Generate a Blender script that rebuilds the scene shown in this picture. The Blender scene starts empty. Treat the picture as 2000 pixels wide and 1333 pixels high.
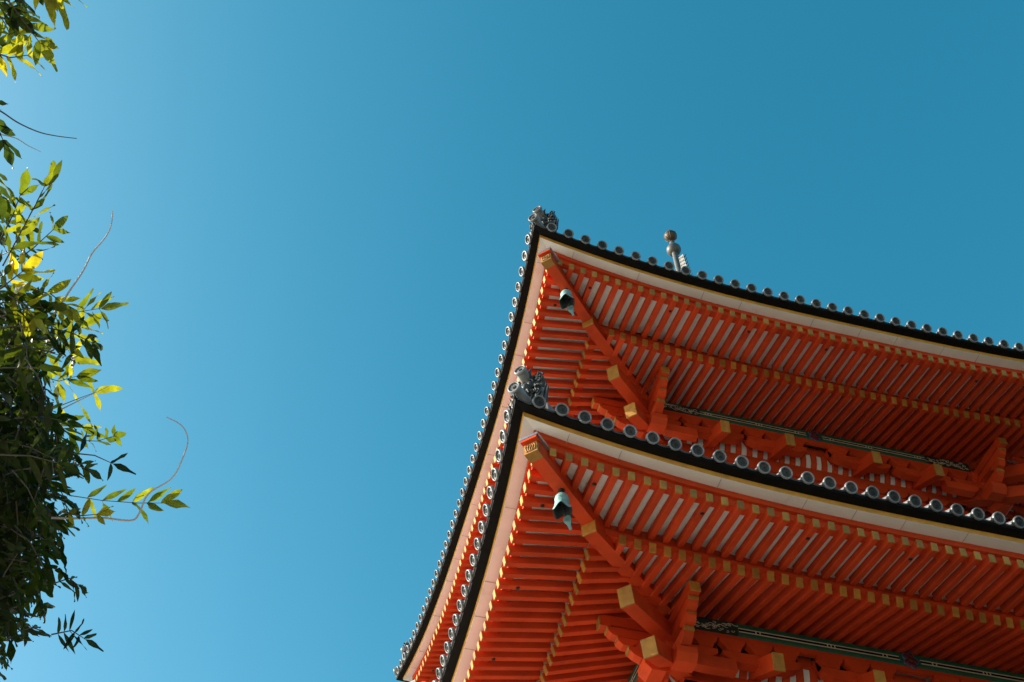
import bpy, math, random
import numpy as np
from mathutils import Vector, Matrix
R = math.radians
random.seed(7)
rng = np.random.default_rng(11)
scene = bpy.context.scene
col = scene.collection

# ------------------------------------------------------------------ camera
YAW, PITCH, ROLL, FPX = 0.2485, 0.9587, 0.0021, 2116.1
CAM = Vector((-7.8181, -13.1806, 0.0))
fw = Vector((math.cos(PITCH)*math.sin(YAW), math.cos(PITCH)*math.cos(YAW), math.sin(PITCH)))
r0 = Vector((math.cos(YAW), -math.sin(YAW), 0)); u0 = r0.cross(fw)
rr = r0*math.cos(ROLL)+u0*math.sin(ROLL); uu = -r0*math.sin(ROLL)+u0*math.cos(ROLL)
cd = bpy.data.cameras.new("camera"); cam = bpy.data.objects.new("camera", cd); col.objects.link(cam)
cam.matrix_world = Matrix(((rr.x, uu.x, -fw.x, CAM.x), (rr.y, uu.y, -fw.y, CAM.y), (rr.z, uu.z, -fw.z, CAM.z), (0, 0, 0, 1)))
cd.sensor_width = 36; cd.lens = 36*FPX/2000; cd.clip_start = 0.05; cd.clip_end = 5000
scene.camera = cam

# ------------------------------------------------------------------ light
SUN = Vector((-0.855, 0.27, 0.445)).normalized()
el = math.asin(SUN.z)
w = bpy.data.worlds.new("World"); scene.world = w; w.use_nodes = True
nt = w.node_tree; bg = nt.nodes["Background"]
sky = nt.nodes.new("ShaderNodeTexSky"); sky.sky_type = 'NISHITA'; sky.sun_disc = False
sky.sun_elevation = el; sky.sun_rotation = math.atan2(SUN.x, SUN.y)
sky.air_density = 1.0; sky.dust_density = 2.2; sky.ozone_density = 1.0
sep = nt.nodes.new("ShaderNodeSeparateColor"); com = nt.nodes.new("ShaderNodeCombineColor")   # deep clear-air colour response
nt.links.new(sky.outputs[0], sep.inputs[0])
def chan(i, k, p):
    m1 = nt.nodes.new("ShaderNodeMath"); m1.operation = 'POWER'; m1.inputs[1].default_value = p
    m2 = nt.nodes.new("ShaderNodeMath"); m2.operation = 'MULTIPLY'; m2.inputs[1].default_value = k
    nt.links.new(sep.outputs[i], m1.inputs[0]); nt.links.new(m1.outputs[0], m2.inputs[0]); nt.links.new(m2.outputs[0], com.inputs[i])
chan(0, .271, 2.0)
cap = nt.nodes.new("ShaderNodeMath"); cap.operation = 'MULTIPLY'; cap.inputs[1].default_value = .95; nt.links.new(sep.outputs[1], cap.inputs[0])
mn = nt.nodes.new("ShaderNodeMath"); mn.operation = 'MINIMUM'; nt.links.new(com.inputs[0].links[0].from_socket, mn.inputs[0]); nt.links.new(cap.outputs[0], mn.inputs[1]); nt.links.new(mn.outputs[0], com.inputs[0])
chan(1, 1.05, 1.0); chan(2, 1.05, 1.0)
nt.links.new(com.outputs[0], bg.inputs[0]); bg.inputs[1].default_value = 0.10
sl = bpy.data.lights.new("sun", 'SUN'); sl.energy = 4.2; sl.angle = R(0.53); sl.color = (1, .93, .82)
so = bpy.data.objects.new("sun", sl); col.objects.link(so)
so.rotation_euler = SUN.to_track_quat('Z', 'Y').to_euler()
scene.view_settings.view_transform = 'Standard'; scene.view_settings.look = 'None'
scene.view_settings.exposure = 1.13; scene.view_settings.gamma = 1.0
try: scene.view_settings.use_curve_mapping = False
except Exception: pass
scene.cycles.max_bounces = 10; scene.cycles.diffuse_bounces = 3; scene.cycles.transmission_bounces = 6

# ------------------------------------------------------------------ materials
def mat(name, color, rough=.6, metal=0, var=.12, scale=6., bump=0., bscale=40., stretch=(1, 1, 1), spec=.5, dark=None, darkamt=0., darkscale=3., each=0.):
    m = bpy.data.materials.new(name); m.use_nodes = True
    n = m.node_tree.nodes; L = m.node_tree.links; b = n["Principled BSDF"]
    b.inputs["Roughness"].default_value = rough; b.inputs["Metallic"].default_value = metal
    b.inputs["Specular IOR Level"].default_value = spec
    tc = n.new("ShaderNodeTexCoord"); mp = n.new("ShaderNodeMapping"); mp.inputs["Scale"].default_value = stretch
    L.new(tc.outputs["Object"], mp.inputs[0])
    nz = n.new("ShaderNodeTexNoise"); nz.inputs["Scale"].default_value = scale; nz.inputs["Detail"].default_value = 6
    L.new(mp.outputs[0], nz.inputs[0])
    cr = n.new("ShaderNodeValToRGB")
    c = color
    cr.color_ramp.elements[0].position = .3; cr.color_ramp.elements[1].position = .7
    cr.color_ramp.elements[0].color = (*[x*(1-var) for x in c], 1); cr.color_ramp.elements[1].color = (*[min(1, x*(1+var)) for x in c], 1)
    L.new(nz.outputs[0], cr.inputs[0]); out = cr.outputs[0]
    if dark:
        n2 = n.new("ShaderNodeTexNoise"); n2.inputs["Scale"].default_value = darkscale; n2.inputs["Detail"].default_value = 8; n2.inputs["Roughness"].default_value = .7
        L.new(tc.outputs["Object"], n2.inputs[0])
        c2 = n.new("ShaderNodeValToRGB"); c2.color_ramp.elements[0].position = .56; c2.color_ramp.elements[1].position = .72
        c2.color_ramp.elements[0].color = (0, 0, 0, 1); c2.color_ramp.elements[1].color = (darkamt, darkamt, darkamt, 1)
        L.new(n2.outputs[0], c2.inputs[0])
        mx = n.new("ShaderNodeMix"); mx.data_type = 'RGBA'; L.new(c2.outputs[0], mx.inputs[0]); L.new(out, mx.inputs[6]); mx.inputs[7].default_value = (*dark, 1)
        out = mx.outputs[2]
    if each:   # every piece a little lighter or duller than its neighbour
        oi = n.new("ShaderNodeObjectInfo"); mr = n.new("ShaderNodeMapRange"); mr.inputs[3].default_value = 1-each; mr.inputs[4].default_value = 1+each*.4
        L.new(oi.outputs["Random"], mr.inputs[0]); m9 = n.new("ShaderNodeMix"); m9.data_type = 'RGBA'; m9.blend_type = 'MULTIPLY'; m9.inputs[0].default_value = 1
        L.new(out, m9.inputs[6]); L.new(mr.outputs[0], m9.inputs[7]); out = m9.outputs[2]
    L.new(out, b.inputs["Base Color"])
    if bump:
        n3 = n.new("ShaderNodeTexNoise"); n3.inputs["Scale"].default_value = bscale; n3.inputs["Detail"].default_value = 4
        L.new(mp.outputs[0], n3.inputs[0])
        bp = n.new("ShaderNodeBump"); bp.inputs["Strength"].default_value = bump; bp.inputs["Distance"].default_value = .01
        L.new(n3.outputs[0], bp.inputs["Height"]); L.new(bp.outputs[0], b.inputs["Normal"])
    return m
RED = mat("vermilion_paint", (.61, .057, .0115), .62, var=.15, scale=2.6, bump=.15, bscale=30, spec=.15, dark=(.30, .030, .012), darkamt=.5, darkscale=3, each=.16)
GOLD = mat("gilded_metal", (.46, .205, .032), .58, metal=.25, each=.35, var=.18, scale=14, bump=.15, bscale=60)
YEL = mat("ochre_paint", (.66, .30, .04), .5, var=.15, scale=9, dark=(.25, .13, .03), darkamt=.5, darkscale=2.5)
WHITE = mat("white_plaster", (.78, .745, .665), .8, var=.05, scale=3, dark=(.46, .38, .31), darkamt=.55, darkscale=1.4)
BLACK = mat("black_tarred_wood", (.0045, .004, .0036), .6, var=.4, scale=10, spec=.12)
IRON = mat("black_iron", (.012, .012, .012), .5, spec=.3)
TILE = mat("grey_roof_tile", (.225, .222, .22), .38, metal=.15, each=.3, var=.18, scale=12, bump=.15, bscale=50)
TILED = mat("dark_tile_relief", (.042, .041, .040), .5, each=.5, var=.3, scale=30, bump=.3, bscale=70)
GREEN = mat("dark_green_paint", (.012, .085, .045), .45, var=.15, scale=6, spec=.4)
DGREEN = mat("painted_panel_dark", (.012, .022, .018), .5, var=.3, scale=20)
CREAM = mat("cream_line_paint", (.62, .50, .36), .6, var=.1)
BLUEP = mat("faded_blue_paint", (.05, .12, .24), .6, var=.2)
MAROON = mat("maroon_paint", (.10, .012, .012), .6, var=.2)
VERD = mat("verdigris_bronze", (.20, .37, .35), .6, metal=.1, var=.3, scale=18, bump=.3, bscale=60, dark=(.06, .13, .12), darkamt=.6, darkscale=14)
BELLIN = mat("shaded_bell_inside", (.02, .03, .03), .7, var=.3)  # near-black colour paints in the shade inside the bell
VERDD = mat("dark_bronze", (.05, .12, .12), .5, metal=.3, var=.3, scale=15)
STEEL = mat("weathered_lead_sheet", (.40, .42, .44), .35, metal=.9, var=.15, scale=10)
BRONZE = mat("weathered_bronze", (.085, .082, .076), .5, metal=.15, var=.18, scale=7, bump=.2, bscale=25, dark=(.16, .12, .08), darkamt=.6, darkscale=5)
FINB = mat("pale_weathered_bronze", (.30, .28, .25), .6, var=.2, scale=14)
BRONZEG = mat("gilded_bronze", (.095, .065, .04), .55, metal=.3, var=.25, scale=7)
BOUNCEGRAVEL = mat("pale_bounce_gravel", (.45, .385, .32), .9, var=.15, scale=.7, bump=.5, bscale=30)
JOINT = mat("open_board_joint", (.38, .31, .27), .8)
SHADEHILL = mat("shade_hill_woods", (.030, .042, .016), .95, var=.5, scale=.6, bump=1.0, bscale=3)
SOIL = mat("mossy_soil", (.055, .052, .032), .95, var=.35, scale=.5, bump=.5, bscale=12)
BARK = mat("bark", (.09, .065, .045), .85, var=.3, scale=14, bump=.6, bscale=30)
TWIG = mat("green_brown_twig", (.06, .05, .035), .5, var=.2)
TENDRIL = mat("pale_tendril", (.42, .36, .33), .5, var=.15)

def leaf_mat():
    m = bpy.data.materials.new("thin_green_yellow_leaf"); m.use_nodes = True
    n = m.node_tree.nodes; L = m.node_tree.links; b = n["Principled BSDF"]; o = n["Material Output"]
    at = n.new("ShaderNodeAttribute"); at.attribute_name = "tone"; at.attribute_type = 'GEOMETRY'
    cr = n.new("ShaderNodeValToRGB"); e = cr.color_ramp.elements
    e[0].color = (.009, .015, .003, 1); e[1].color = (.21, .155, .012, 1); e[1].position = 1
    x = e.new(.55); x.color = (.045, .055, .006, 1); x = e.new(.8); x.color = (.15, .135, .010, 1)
    L.new(at.outputs["Fac"], cr.inputs[0])
    tc = n.new("ShaderNodeTexCoord"); nz = n.new("ShaderNodeTexNoise"); nz.inputs["Scale"].default_value = 28; L.new(tc.outputs["Object"], nz.inputs[0])
    mx = n.new("ShaderNodeMix"); mx.data_type = 'RGBA'; mx.blend_type = 'MULTIPLY'; mx.inputs[0].default_value = .7
    c2 = n.new("ShaderNodeValToRGB"); c2.color_ramp.elements[0].position = .35; c2.color_ramp.elements[1].position = .65
    c2.color_ramp.elements[0].color = (.5, .5, .5, 1); c2.color_ramp.elements[1].color = (1.2, 1.15, 1, 1)
    L.new(nz.outputs[0], c2.inputs[0]); L.new(cr.outputs[0], mx.inputs[6]); L.new(c2.outputs[0], mx.inputs[7])
    L.new(mx.outputs[2], b.inputs["Base Color"]); b.inputs["Roughness"].default_value = .42; b.inputs["Specular IOR Level"].default_value = .3
    tr = n.new("ShaderNodeBsdfTranslucent"); g = n.new("ShaderNodeMix"); g.data_type = 'RGBA'; g.blend_type = 'MULTIPLY'; g.inputs[0].default_value = 1
    L.new(mx.outputs[2], g.inputs[6]); g.inputs[7].default_value = (3.6, 3.8, 1.2, 1); g.clamp_result = False
    L.new(g.outputs[2], tr.inputs[0])
    ms = n.new("ShaderNodeMixShader"); ms.inputs[0].default_value = .55
    L.new(b.outputs[0], ms.inputs[1]); L.new(tr.outputs[0], ms.inputs[2]); L.new(ms.outputs[0], o.inputs[0])
    return m
LEAF = leaf_mat()

# ------------------------------------------------------------------ mesh helper
class MB:
    def __init__(self): self.v = []; self.f = []; self.m = []; self.s = []
    def add(self, vs, fs, mi=0, smooth=False):
        o = len(self.v); self.v += [tuple(x) for x in vs]
        for f in fs: self.f.append(tuple(i+o for i in f)); self.m.append(mi); self.s.append(smooth)
    def hexa(self, q, mi=0):   # 4 points of one end, 4 of other end
        self.add(q, [(0, 1, 2, 3), (7, 6, 5, 4), (0, 4, 5, 1), (1, 5, 6, 2), (2, 6, 7, 3), (3, 7, 4, 0)], mi)
    def box(self, c, s, mi=0, M=None):
        P = []
        for dz in (-1, 1):
            for a, b in ((-1, -1), (1, -1), (1, 1), (-1, 1)):
                p = Vector((c[0]+a*s[0]/2, c[1]+b*s[1]/2, c[2]+dz*s[2]/2)); P.append(M @ p if M else p)
        self.add(P, [(3, 2, 1, 0), (4, 5, 6, 7), (0, 1, 5, 4), (1, 2, 6, 5), (2, 3, 7, 6), (3, 0, 4, 7)], mi)
    def bar(self, a, b, wd, ht, up=(0, 0, 1), mi=0, off=0):  # beam a->b; off shifts along its own up
        a = Vector(a); b = Vector(b); d = (b-a).normalized(); s = d.cross(Vector(up)).normalized(); n = s.cross(d)
        q = [x+s*i*wd/2+n*(off+j*ht/2) for x in (a, b) for i, j in ((-1, -1), (1, -1), (1, 1), (-1, 1))]
        self.hexa(q, mi)
    def prism(self, poly, f, t0, t1, mi=0, smooth=False):  # polygon extruded: f(p, t) -> point
        n = len(poly); vs = [f(p, t0) for p in poly]+[f(p, t1) for p in poly]
        self.add(vs, [tuple(range(n-1, -1, -1)), tuple(range(n, 2*n))], mi)
        self.add(vs, [(i, (i+1) % n, (i+1) % n+n, i+n) for i in range(n)], mi, smooth)
    def tube(self, pts, rad, mi=0, seg=6, cap=True):
        pts = [Vector(p) for p in pts]; n = len(pts)
        if not hasattr(rad, '__len__'): rad = [rad]*n
        vs = []; pv = None
        for i, p in enumerate(pts):
            t = (pts[min(i+1, n-1)]-pts[max(i-1, 0)]).normalized()
            if pv is None: pv = t.orthogonal().normalized()
            pv = (pv-t*pv.dot(t)).normalized(); q = t.cross(pv)
            for k in range(seg):
                a = 2*math.pi*k/seg; vs.append(p+(pv*math.cos(a)+q*math.sin(a))*rad[i])
        fs = [(i*seg+k, i*seg+(k+1) % seg, (i+1)*seg+(k+1) % seg, (i+1)*seg+k) for i in range(n-1) for k in range(seg)]
        self.add(vs, fs, mi, True)
        if cap: self.add(vs[:seg], [tuple(range(seg-1, -1, -1))], mi); self.add(vs[-seg:], [tuple(range(seg))], mi)
    def lathe(self, prof, M, mi=0, seg=20, smooth=True, mod=None):
        vs = []
        for i, (r, z) in enumerate(prof):
            for k in range(seg):
                a = 2*math.pi*k/seg; r2, z2 = (r, z) if not mod else mod(i, a, r, z)
                vs.append(M @ Vector((r2*math.cos(a), r2*math.sin(a), z2)))
        self.add(vs, [(i*seg+k, i*seg+(k+1) % seg, (i+1)*seg+(k+1) % seg, (i+1)*seg+k) for i in range(len(prof)-1) for k in range(seg)], mi, smooth)
    def mesh(self, name, mats, weld=False):
        me = bpy.data.meshes.new(name); me.from_pydata(self.v, [], self.f); me.update()
        for m in (mats if isinstance(mats, (list, tuple)) else [mats]): me.materials.append(m)
        me.polygons.foreach_set("material_index", self.m); me.polygons.foreach_set("use_smooth", self.s)
        import bmesh
        bm = bmesh.new(); bm.from_mesh(me); bmesh.ops.recalc_face_normals(bm, faces=bm.faces); bm.to_mesh(me); bm.free()
        return me
    def build(self, name, mats, parent=None, bevel=0):
        o = bpy.data.objects.new(name, self.mesh(name, mats)); col.objects.link(o)
        if parent: o.parent = parent
        if bevel:
            b = o.modifiers.new("bevel", 'BEVEL'); b.width = bevel; b.segments = 1; b.limit_method = 'ANGLE'; b.angle_limit = R(40)
        return o
def empty(name, loc, parent=None):
    o = bpy.data.objects.new(name, None); o.location = loc; o.empty_display_size = .3; col.objects.link(o)
    if parent: o.parent = parent
    return o
def tag(o, label=None, cat=None, group=None, kind=None):
    for k, v in (('label', label), ('category', cat), ('group', group), ('kind', kind)):
        if v: o[k] = v
    return o
def inst(name, me, parent, M=None):
    o = bpy.data.objects.new(name, me); col.objects.link(o); o.parent = parent
    if M is not None: o.matrix_local = M
    return o
def frame(o, x, z):   # matrix with local x, z axes
    x = Vector(x).normalized(); z = Vector(z).normalized(); z = (z-x*z.dot(x)).normalized(); y = z.cross(x)
    return Matrix(((x.x, y.x, z.x, o[0]), (x.y, y.y, z.y, o[1]), (x.z, y.z, z.z, o[2]), (0, 0, 0, 1)))

# ------------------------------------------------------------------ ground
GZ = -1.6
g = MB(); s = 900
g.add([(-s, -s, GZ), (s, -s, GZ), (s, s, GZ), (-s, s, GZ)], [(0, 1, 2, 3)])
tag(g.build("ground", SOIL), kind="structure")
g = MB(); g.add([(-70, -70, GZ+.004), (-3.0, -70, GZ+.004), (-3.0, -7, GZ+.004), (-3.4, -3, GZ+.004), (-3.4, 60, GZ+.004), (-70, 60, GZ+.004)], [(0, 1, 2, 3, 4, 5)])  # unseen pale court, added and shaped to bounce light under the left eaves
tag(g.build("bounce_path", BOUNCEGRAVEL), kind="structure")
hv = []; hn, hm = 40, 10      # unseen wooded slope added beyond the picture's right edge to cut side light
for j in range(hm+1):
    for i in range(hn+1):
        a = R(-62+120*i/hn); rad = 26+10*j+6*math.sin(i*.9+j); h = 34*(1-math.exp(-(j/4.0)**1.6))*(.8+.25*math.sin(i*.55+1)+.1*math.sin(i*1.7+j*.8))
        hv.append((rad*math.cos(a), rad*math.sin(a), GZ-.3+h))
g = MB(); g.add(hv, [(j*(hn+1)+i, j*(hn+1)+i+1, (j+1)*(hn+1)+i+1, (j+1)*(hn+1)+i) for j in range(hm) for i in range(hn)], 0, True)
tag(g.build("shade_hill", SHADEHILL), kind="structure")

# ------------------------------------------------------------------ pagoda
pagoda = empty("pagoda", (0, 0, 0))
tag(pagoda, "vermilion wooden pagoda with two tiled roofs in view and gilded rafter ends", "pagoda")
FRONT, LEFT, BACK, EAST = 0, 1, 2, 3
def S3(side, u, d, z):
    if side == FRONT: return Vector((u, -d, z))
    if side == LEFT: return Vector((-d, -u, z))
    if side == BACK: return Vector((-u, d, z))
    return Vector((d, u, z))
AL, BL, KL = .281, 2.83, .183
TP = .27      # tile pitch
RP = .1839    # rafter pitch

cnt = dict(eave_tile=0, flying_rafter=0, base_rafter=0)
rest = dict(eave_tile=MB(), flying_rafter=MB(), base_rafter=MB())

def tile_cap(mb, M):   # round eave tile, local x outward, z up; face at x=0
    rot = M @ Matrix.Rotation(math.pi/2, 4, 'Y')
    r = .078
    mb.lathe([(.0, -.012), (.020, -.012), (.028, -.006), (.033, -.014), (.047, -.014), (.051, -.008), (.059, -.010)], rot, 1, 26)
    mb.lathe([(.059, -.010), (.061, .003), (.064, .006), (.072, .006), (r, .002), (r, -.035), (r-.008, -.042), (.064, -.045)], rot, 0, 26)
    for i in range(9):  # relief beads and a three-comma crest
        a = 2*math.pi*i/9
        c = rot @ Vector((.0545*math.cos(a), .0545*math.sin(a), -.004)); mb.lathe([(0, .004), (.006, .0), (.007, -.006)], Matrix.Translation(c) @ rot.to_3x3().to_4x4(), 1, 6)
    for i in range(3):
        pts = [rot @ Vector((rad*math.cos(a), rad*math.sin(a), -.006)) for rad, a in [(.012+.012*t, i*2.094+t*2.2) for t in (0, .33, .66, 1)]]
        mb.tube(pts, [.008, .007, .005, .002], 1, 5)
def tier(w, z, D, zb, dbase, zbase, N, full=True, top=None, inner=None, face_oda=(), seed=0, clusters=()):
    """one roof with its eaves and brackets; u runs along a side, d outward from the axis"""
    slope = .44
    lift = lambda S: AL*abs(S)**BL
    pl = lambda S: KL*abs(S)**BL
    corner_ext = w+KL
    def edge(u, dd, dz):  # eave line point for a side
        S = u/(w+KL)
        return (w+dd+pl(S), z+dz+lift(S))
    def sweep(mb, sec, side, n=48, mi=0, close=True, fd=0):
        rings = []
        for i in range(n+1):
            t = -1+2*i/n
            rings.append([S3(side, t*(w+dd+KL), w+dd+pl(t), z+dz+lift(t)) for dd, dz in sec])
        m = len(sec); vs = [p for r_ in rings for p in r_]
        fs = [(i*m+k, i*m+(k+1) % m, (i+1)*m+(k+1) % m, (i+1)*m+k) for i in range(n) for k in range(m if close else m-1)]
        mb.add(vs, fs, mi)
    sides = (FRONT, LEFT, BACK, EAST)
    # --- eave edge build-up
    eb, eg, es, ef = MB(), MB(), MB(), MB()
    for sd in sides:
        sweep(eb, [(-.050, -.046), (-.058, -.080), (-.176, -.090), (-.176, .0), (-.10, .0)], sd)
        sweep(eg, [(-.178, -.091), (-.188, -.150), (-.25, -.150), (-.25, -.091)], sd)
        sweep(es, [(-.190, -.1525), (-.36, -.1525), (-.36, -.10), (-.190, -.10)], sd)
        sweep(ef, [(-.35, -.154), (-.352, -.238), (-.395, -.240), (-.395, -.345), (-.50, -.345), (-.50, -.154)], sd)
    eb.build("eave_edge_board", BLACK, pagoda)
    if not full:
        es.build("eave_soffit", WHITE, pagoda)
    else:
        eg.build("eave_trim", YEL, pagoda); so_ = es.build("eave_soffit", WHITE, pagoda); ef.build("eave_fascia", RED, pagoda)
        # board joints of the soffit: thin dark gaps
        jt = MB()
        for sd in (FRONT, LEFT):
            u = -w+.55
            rj = random.Random(5+seed+sd)
            while u < w-.3:
                S = u/(w+KL)
                for (d0, d1) in ((-.19, -.346),):
                    a = S3(sd, u, w+d0+pl(S), z-.1532+lift(S)); b = S3(sd, u+.0, w+d1+pl(S), z-.1532+lift(S))
                    jt.bar(a, b, .006, .003)
                u += rj.choice((.62, .8, 1.05, 1.2))
        jt.build("board_joint", JOINT, so_)
    # --- roof surface and pan tiles
    rf = MB(); ztop = top; dtop = inner
    def roofz(u, d):
        dm = max(abs(u), d, dtop)
        t = (w-d)/(w-dtop)
        S = u/(w+KL)
        return z-.02+lift(S)*(1-t)**2+(ztop-z)*(.80*t+.20*t*t)
    for sd in sides:
        n = 60; m = 14; vs = []
        for j in range(m+1):
            tt = j/m
            for i in range(n+1):
                S = -1+2*i/n; de = w-.09+pl(S)
                d = de+(dtop-de)*tt; u = S*(w-.09+KL+(dtop-(w-.09+KL))*tt)
                vs.append(S3(sd, u, d, roofz(u/max(d, .1)*w*1.0 if 0 else u, d)-.045 if d < w else z-.065+lift(S)))
        rf.add(vs, [(j*(n+1)+i, j*(n+1)+i+1, (j+1)*(n+1)+i+1, (j+1)*(n+1)+i) for j in range(m) for i in range(n)], 0, True)
    # pan tile fronts (sagging arcs) and barrel rows
    for sd in sides:
        us = [(-(N-1)/2+i)*TP for i in range(N)]
        allu = [us[0]-TP]+us+[us[-1]+TP]
        for a, b in zip(allu[:-1], allu[1:]):
            if abs(a) > w+KL-.05 or abs(b) > w+KL-.05: continue
            q = []
            for k in range(9):
                t = k/8; u = a+(b-a)*t; S = u/(w+KL); sag = -.050*math.sin(math.pi*t)
                di = min(-.045, max(-.20, abs(u)-w-pl(S)+.01)) if abs(u) > w-.4 else -.20
                for dd, dz in ((-.036, .012+sag), (-.036, -.008+sag), (di, -.008+sag+.05), (di, .012+sag+.07)):
                    q.append(S3(sd, u, w+dd+pl(S), z+dz+lift(S)))
            rf.add(q, [(k*4+j, k*4+(j+1) % 4, (k+1)*4+(j+1) % 4, (k+1)*4+j) for k in range(8) for j in range(4)], 1, True)
            rf.add(q[:4], [(0, 1, 2, 3)]); rf.add(q[-4:], [(3, 2, 1, 0)])
        for u in us:
            S = u/(w+KL); d0 = w+pl(S)-.075; dend = max(dtop, abs(u)+.05)
            if dend > d0-.05: continue
            pts = []
            for k in range(7):
                d = d0+(dend-d0)*k/6
                zz = z+lift(S)+.02 if k == 0 else roofz(u, min(d, w-1e-3))+.02
                if k == 0: p0 = zz
                pts.append(S3(sd, u, d, zz))
            rf.tube(pts, .066, 0, 10)
    for sx in ((-1, -1), (1, -1), (1, 1), (-1, 1)):   # hip ridges
        a = Vector((sx[0]*(w-.28), sx[1]*(w-.28), z+AL+.20)); b = Vector((sx[0]*dtop, sx[1]*dtop, ztop+.25))
        mid = (a+b)/2-Vector((0, 0, .28))
        pts = [a, a*.75+mid*.25-Vector((0, 0, .06)), mid, mid*.5+b*.5-Vector((0, 0, .06)), b]
        for q0, q1 in zip(pts[:-1], pts[1:]): rf.bar(q0, q1, .24, .42)
    rf.build("roof", [TILE, TILED], pagoda)
    # --- round eave tiles
    for sd in ((LEFT, FRONT, BACK, EAST) if full else sides):
        for i in range(N):
            u = (-(N-1)/2+i)*TP
            if sd == LEFT: u = -u
            S = u/(w+KL); o = S3(sd, u, w+pl(S), z+lift(S)); out = S3(sd, 0, 1, -.46)
            M = frame(o, out, (0, 0, 1))
            vis = full and sd in (FRONT, LEFT) and (sd == LEFT and u > (-9 if seed == 1 else -1.0) or sd == FRONT and u < (1.5 if seed == 1 else .9))
            if vis and cnt['eave_tile'] < 100:
                M = M @ Matrix.Rotation(random.uniform(-.4, .4), 4, 'X') @ Matrix.Rotation(random.uniform(-.02, .02), 4, 'Z')
                inst("eave_tile", TILE_MESH, pagoda, M); cnt['eave_tile'] += 1
            elif full: tile_cap(rest['eave_tile'], M)
    if not full: return
    # --- rafters
    fe = lambda u: (w-.2964+.6*KL*abs(u/(w-.2964+KL))**BL, z-.3985+1.03*AL*abs(u/(w-.2964+KL))**BL)
    be = lambda u: (dbase+.082*abs(u/(dbase+KL))**BL, zbase+.56*AL*abs(u/(dbase+KL))**BL)
    FH, FWd, BH, BWd = .104, .074, .122, .078
    kz = .105   # beam between rafter layers
    def fly_line(u):
        d0, z0 = fe(u); ub = max(-dbase, min(dbase, u)); d1, z1 = be(ub); z1 = z1+BH/2+kz+FH/2-.01
        return d0, z0, d1, z1
    def base_line(u):
        uu_ = max(-D, min(D, u))
        d0, z0 = be(u); d1 = D; z1 = zb+.108+BH/2
        return d0, z0, d1, z1
    nr = int((w-.42)/RP)+1
    STUD = {3.5, 10.5, 17.5, 24.5} if seed == 0 else {5.5, 12.5, 19.5, 26.5}
    rr_ = random.Random(40+seed)
    order = sorted([(i+.5)*sg for i in range(nr) for sg in (-1, 1)])
    for sd in sides:
        for hi in order:
            u = hi*RP
            su = u if sd == FRONT else -u   # count from the near corner
            for kind, line, H, W_ in (('flying_rafter', fly_line, FH, FWd), ('base_rafter', base_line, BH, BWd)):
                if kind == 'base_rafter' and abs(u) > dbase-.10: continue
                d0, z0, d1, z1 = line(u)
                if kind == 'base_rafter': dn = D-.45
                else: dn = d1-.02
                dn = max(dn, abs(u)+.075)
                if dn > d0-.06: continue
                zn = z0+(z1-z0)*(d0-dn)/(d0-d1)
                ju = rr_.uniform(-.004, .004); jd = rr_.uniform(-.007, .007); a = S3(sd, u+ju, d0+jd, z0+rr_.uniform(-.003, .003)); b = S3(sd, u+rr_.uniform(-.003, .003), dn, zn)
                near = full and ((sd == FRONT and u < (1.2 if seed == 1 else .2)) or (sd == LEFT and u > (1.0 if seed == 1 else 2.9)))
                if kind == 'base_rafter' and sd == FRONT and -.5 < u < (2.9 if seed == 1 else 1.5): near = True
                if near and cnt[kind] < 100:
                    rm = MB(); rm.bar(a, b, W_, H); ro = rm.build(kind, RED, pagoda, .004); cnt[kind] += 1
                    par = ro; cm = MB()
                else: rest[kind].bar(a, b, W_, H, mi=0); cm = None
                dr = (a-b).normalized()
                tgt = cm if cm is not None else rest[kind]
                tgt.bar(a-dr*.012, a+dr*.006, W_+.005, H+.005, mi=0 if cm is not None else 1)
                if cm is not None: cm.build("gold_cap", GOLD, par, .003)
                if kind == 'flying_rafter' and sd in (FRONT, LEFT) and abs(hi) in STUD:
                    c = a+(b-a).normalized()*.24; n = (b-a).normalized().cross(Vector((0, 0, 1))).normalized(); dn_ = n.cross((b-a).normalized())
                    if dn_.z > 0: dn_ = -dn_
                    sm = MB(); c = c+dn_*(H/2-.001)
                    sm.lathe([(.025, 0), (.025, .006), (.018, .014), (0, .018)], frame(c, dr, dn_), 0, 14)
                    sm.build("nail_cover", IRON, pagoda)
    # beam between rafter layers, ceiling boards
    kb = MB(); cb = MB(); n = 40
    for sd in sides:
        rk = []; c1 = []; c2 = []
        for i in range(n+1):
            t = -1+2*i/n
            dk, zk = be(t*dbase); uk = t*(dbase+.082-.02)
            rk.append([S3(sd, uk, dk-.03, zk+BH/2-.004), S3(sd, uk, dk-.03, zk+BH/2+kz-.012), S3(sd, uk*.985, dk-.075, zk+BH/2+kz), S3(sd, uk*.985, dk-.085, zk+BH/2+kz+FH+.06), S3(sd, uk*.96, dk-.16, zk+BH/2+kz+FH+.06), S3(sd, uk*.96, dk-.16, zk+BH/2-.004)])
            uf = t*(w-.40+KL); d0, z0, d1, z1 = fly_line(uf); sl = (z1-z0)/(d0-d1)
            di = max(d1-.1, 0); k_ = (dbase-.1+.08)/(w-.40+KL)
            c1.append([S3(sd, uf, d0-.12, z0+FH/2+sl*.12+.002), S3(sd, uf*k_, di, z0+FH/2+sl*(d0-di)+.002)])
            ub = t*(dbase+.082-.05); e0, y0, e1, y1 = base_line(ub); sb = (y1-y0)/(e0-e1); ei = D-.5
            k2 = ei/(dbase+.082-.05)
            c2.append([S3(sd, ub, e0-.05, y0+BH/2+sb*.05+.002), S3(sd, ub*k2, ei, y0+BH/2+sb*(e0-ei)+.002)])
        vs = [p for r_ in rk for p in r_]
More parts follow.
